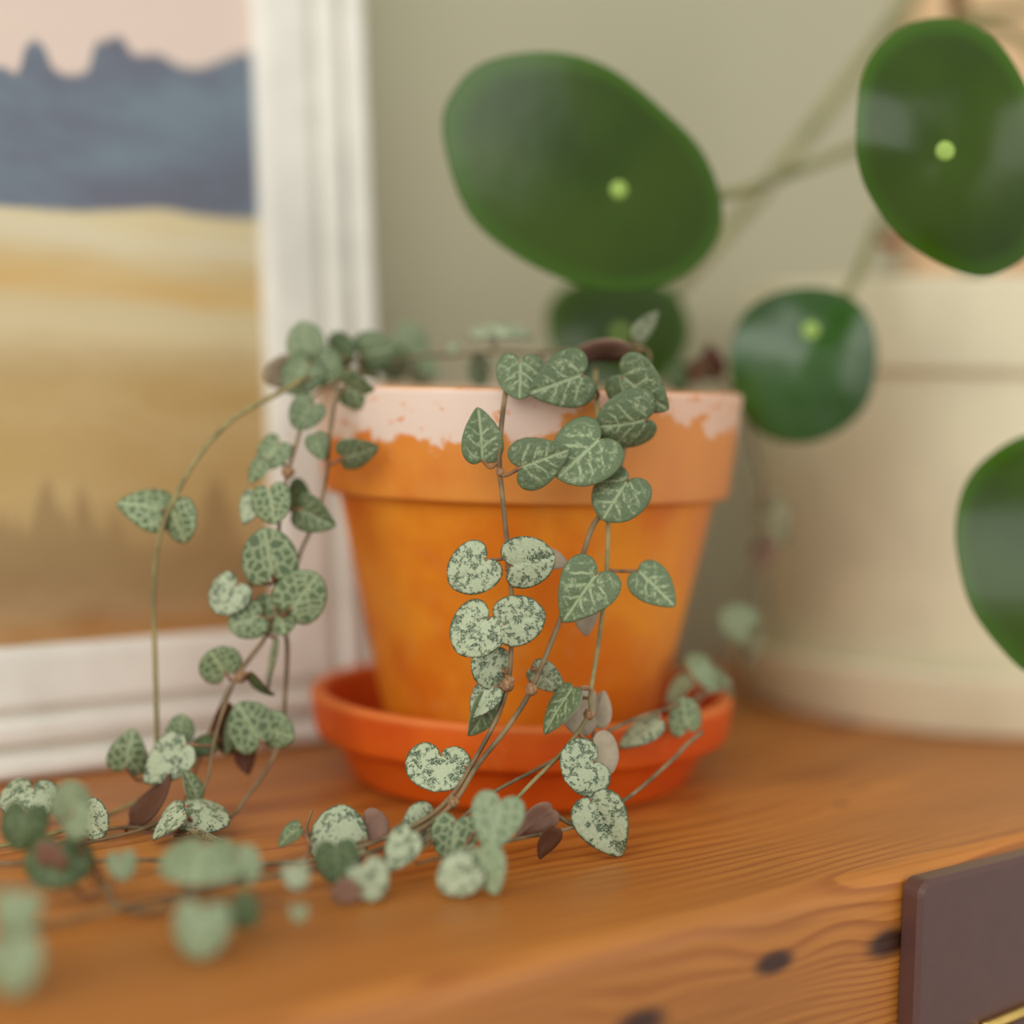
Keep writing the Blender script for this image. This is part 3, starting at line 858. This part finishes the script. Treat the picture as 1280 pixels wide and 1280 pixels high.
def pilea_leaf(outline, d, nrm, spot, dome, mat, thick=.0011, wav=0.0):
    o0 = P(sum(p[0] for p in outline) / len(outline), sum(p[1] for p in outline) / len(outline), d)
    N = (R * nrm[0] + U * nrm[1] - F * nrm[2]).normalized()
    o0 = o0 - N * dome * 0.6
    S = PP(spot[0], spot[1], o0 + N * dome, N) - N * dome
    pts = [PP(px, py, o0, N) for px, py in outline]
    for _ in range(2):           # the blade bulges: find the rim where the bulge carries it
        rm = max((p - S).length for p in pts)
        hs_ = [dome * (1 - ((p - S).length / rm) ** 2) for p in pts]
        pts = [PP(px, py, o0 + N * h_, N) - N * h_ for (px, py), h_ in zip(outline, hs_)]
    ol = catmull(pts, 5, True)
    n = len(ol)
    rmax = max((p - S).length for p in ol)
    v, f, ed = [], [], []
    rings = [1.0, .985, .93, .82, .66, .48, .30, .14]
    def h(p, s):
        k = (p - S).length / rmax
        return dome * (1 - k * k) - 0.0006 * math.exp(-(k / .10) ** 2)
    for s in rings:
        for i, p in enumerate(ol):
            q = S + (p - S) * s
            a = 2 * math.pi * i / n
            v.append(q + N * (h(q, s) + wav * s * s * math.sin(3 * a + 1))); ed.append(s)
    v.append(S + N * h(S, 0)); ed.append(0)
    nt = len(v)
    for k in range(len(rings) - 1):
        for i in range(n):
            j = (i + 1) % n
            f.append((k * n + i, k * n + j, (k + 1) * n + j, (k + 1) * n + i))
    b = (len(rings) - 1) * n
    for i in range(n): f.append((b + i, b + (i + 1) % n, nt - 1))
    ntop = len(f)
    for s in (.985, .5):
        for i, p in enumerate(ol):
            q = S + (p - S) * s
            a = 2 * math.pi * i / n
            v.append(q + N * (h(q, s) - thick + wav * s * s * math.sin(3 * a + 1))); ed.append(s)
    v.append(S + N * (h(S, 0) - thick)); ed.append(0)
    for i in range(n):
        j = (i + 1) % n
        f.append((i, nt + i, nt + j, j))
        f.append((nt + i, nt + n + i, nt + n + j, nt + j))
        f.append((nt + n + i, len(v) - 1, nt + n + j))
    me = bpy.data.meshes.new('pilea_leaf')
    me.from_pydata([tuple(q - S) for q in v], [], f); me.update()
    bm = bmesh.new(); bm.from_mesh(me); bmesh.ops.recalc_face_normals(bm, faces=bm.faces); bm.to_mesh(me); bm.free()
    me.materials.append(mat); me.materials.append(M_PUND)
    for i, p in enumerate(me.polygons):
        p.use_smooth = True; p.material_index = 0 if i < ntop else 1
    at = me.attributes.new('edge', 'FLOAT', 'POINT'); at.data.foreach_set('value', ed)
    o = bpy.data.objects.new('leaf', me); COL.objects.link(o)
    o.matrix_basis = Matrix.Translation(S)
    keep(o, pil)
    # pale dot where the stalk meets the blade
    vv, ff = [], []
    for k, (rr, hh) in enumerate(((.0026, -.0002), (.0021, .0003), (.0011, .0006))):
        a0 = N.orthogonal().normalized(); b0 = N.cross(a0)
        for i in range(16):
            a = 2 * math.pi * i / 16
            vv.append(N * (h(S, 0) + hh) + (a0 * math.cos(a) + b0 * math.sin(a)) * rr)
    vv.append(N * (h(S, 0) + .0007))
    for k in range(2):
        for i in range(16):
            j = (i + 1) % 16
            ff.append((k * 16 + i, k * 16 + j, (k + 1) * 16 + j, (k + 1) * 16 + i))
    for i in range(16): ff.append((32 + i, 32 + (i + 1) % 16, 48))
    so = mesh_obj('stalk_dot', vv, ff, M_PSPOT)
    so.parent = o
    return S + N * (h(S, 0) - thick), N
def stalk(pts, r0=.0017, r1=.0013):
    c = catmull(pts, 7); n = len(c)
    o = tube('leaf_stalk', c, [r0 + (r1 - r0) * i / (n - 1) for i in range(n)], M_PPET, None, 10)
    keep(o, pil)
    return o
S, N = pilea_leaf([(553, 165), (568, 112), (610, 76), (690, 65), (762, 85), (830, 138), (880, 192), (903, 260), (890, 312), (850, 347), (790, 363), (720, 355), (642, 318), (582, 262)],
                  .425, (.10, -.10, 1), (774, 237), .005, M_PILEA)
stalk([P(1203, 110, .556), P(1130, 160, .52), P(1060, 188, .50), P(985, 217, .475), P(905, 243, .452), S - N * .012, S])
S, N = pilea_leaf([(1068, 175), (1074, 105), (1098, 58), (1140, 27), (1192, 22), (1242, 50), (1282, 115), (1304, 180), (1308, 250), (1292, 312), (1252, 340), (1215, 346), (1165, 326), (1122, 292), (1096, 256), (1076, 218)],
                  .400, (-.02, -.05, 1), (1182, 188), .012, M_PILEA, wav=.0018)
stalk([P(1198, 20, .553), P(1215, 60, .50), P(1205, 130, .44), S - N * .012, S])
S, N = pilea_leaf([(911, 445), (930, 392), (975, 363), (1030, 360), (1075, 384), (1096, 430), (1091, 488), (1062, 530), (1012, 554), (960, 546), (925, 510)],
                  .448, (0, .18, 1), (1014, 412), .010, M_PILEA2, wav=.001)
stalk([P(1203, 150, .556), P(1150, 215, .53), P(1100, 280, .505), P(1066, 355, .475), S - N * .010, S])
S, N = pilea_leaf([(1194, 655), (1205, 608), (1230, 575), (1276, 546), (1330, 540), (1385, 570), (1410, 640), (1405, 722), (1370, 795), (1325, 840), (1286, 842), (1248, 808), (1214, 760), (1198, 705)],
                  .402, (-.18, .25, 1), (1322, 690), .009, M_PILEA)
stalk([P(1198, 30, .553), P(1290, 60, .52), P(1380, 250, .47), P(1385, 500, .43), S - N * .012, S])
S, N = pilea_leaf([(683, 402), (692, 372), (722, 352), (788, 346), (842, 364), (862, 408), (850, 452), (815, 478), (745, 482), (698, 456)],
                  .492, (-.05, .35, 1), (775, 415), .006, M_PILEA)
stalk([P(1192, -80, .55), P(1130, 10, .545), P(1070, 90, .54), P(1000, 180, .535), P(930, 265, .53), P(860, 345, .515), S - N * .01, S], .0023, .0019)
S, N = pilea_leaf([(1330, -60), (1370, -110), (1440, -120), (1490, -70), (1500, 0), (1460, 60), (1400, 70), (1345, 20)],
                  .50, (0, .3, 1), (1415, -20), .006, M_PILEA)
stalk([P(1197, 22, .553), P(1260, 14, .54), P(1340, 6, .53), S - N * .01, S])
for pts in ([(1098, 300, .505), (1112, 303, .503), (1128, 306, .502)], [(1118, 448, .53), (1122, 466, .531), (1120, 486, .532)]):
    c = catmull([P(*p) for p in pts], 4)
    o = tube('stipule', c, [.0008, .0012, .0016, .0019, .0020, .0019, .0016, .0012, .0006][:len(c)], M_STIP, None, 8)
    keep(o, pil)

# ------------------------------------------------------------------ dark plate in front of the mantel
t = NT('plum_brown_lacquer')
n = t.noise(t.obj, 180, 4, 0.6); dust = t.noise(t.obj, 1500, 1)
c = t.mix(n, lin((80, 50, 46)), lin((92, 60, 52)))
c = t.mix(t.mapr(dust, 0.72, 0.80, 0, 0.5), c, lin((160, 130, 105)))
t.b.inputs['Coat Weight'].default_value = 0.3; t.b.inputs['Coat Roughness'].default_value = 0.3
M_PLATE = t.out(c, 0.42, 0.5)
M_BRASS = plain('brass', (240, 205, 120), 0.3, 0.5, 0.05, 200)
M_BRASS.node_tree.nodes['Principled BSDF'].inputs['Metallic'].default_value = 1.0
pt = PY(1152, 1104, YF - 0.0053)
plate = empty('dark_plate', (pt.x, YF - 0.0053, pt.z))
tag(plate, 'dark plum-brown lacquered plate hanging against the mantel front', 'plate')
W_, Hh, b_, T_ = 0.11, 0.095, 0.0010, 0.0048
def ring(ins, y):
    r = 0.0034
    out = [(ins, y, -Hh + ins)]
    for (cx_, a0) in ((r, 180), (W_ - r, 90)):
        for k in range(6):
            a = math.radians(a0 - k * 18)
            out.append((cx_ + (r - ins) * math.cos(a), y, -r + (r - ins) * math.sin(a)))
    out.append((W_ - ins, y, -Hh + ins))
    return out
vv = ring(b_, 0) + ring(0, b_) + ring(0, T_)
n = 14
ff = [tuple(range(n)), tuple(range(3 * n - 1, 2 * n - 1, -1))]
for k in range(2):
    for i in range(n):
        ff.append((k * n + i, k * n + (i + 1) % n, (k + 1) * n + (i + 1) % n, (k + 1) * n + i))
mesh_obj('panel', vv, ff, M_PLATE, plate, smooth=False)
q0, q1 = PY(1232, 1284, YF - 0.0062), PY(1300, 1256, YF - 0.0062)
keep(tube('brass_strip', [q0 + (q0 - q1) * 0.05, q0, (q0 + q1) / 2, q1, q1 + (q1 - q0)], .0014, M_BRASS, None, 10), plate)
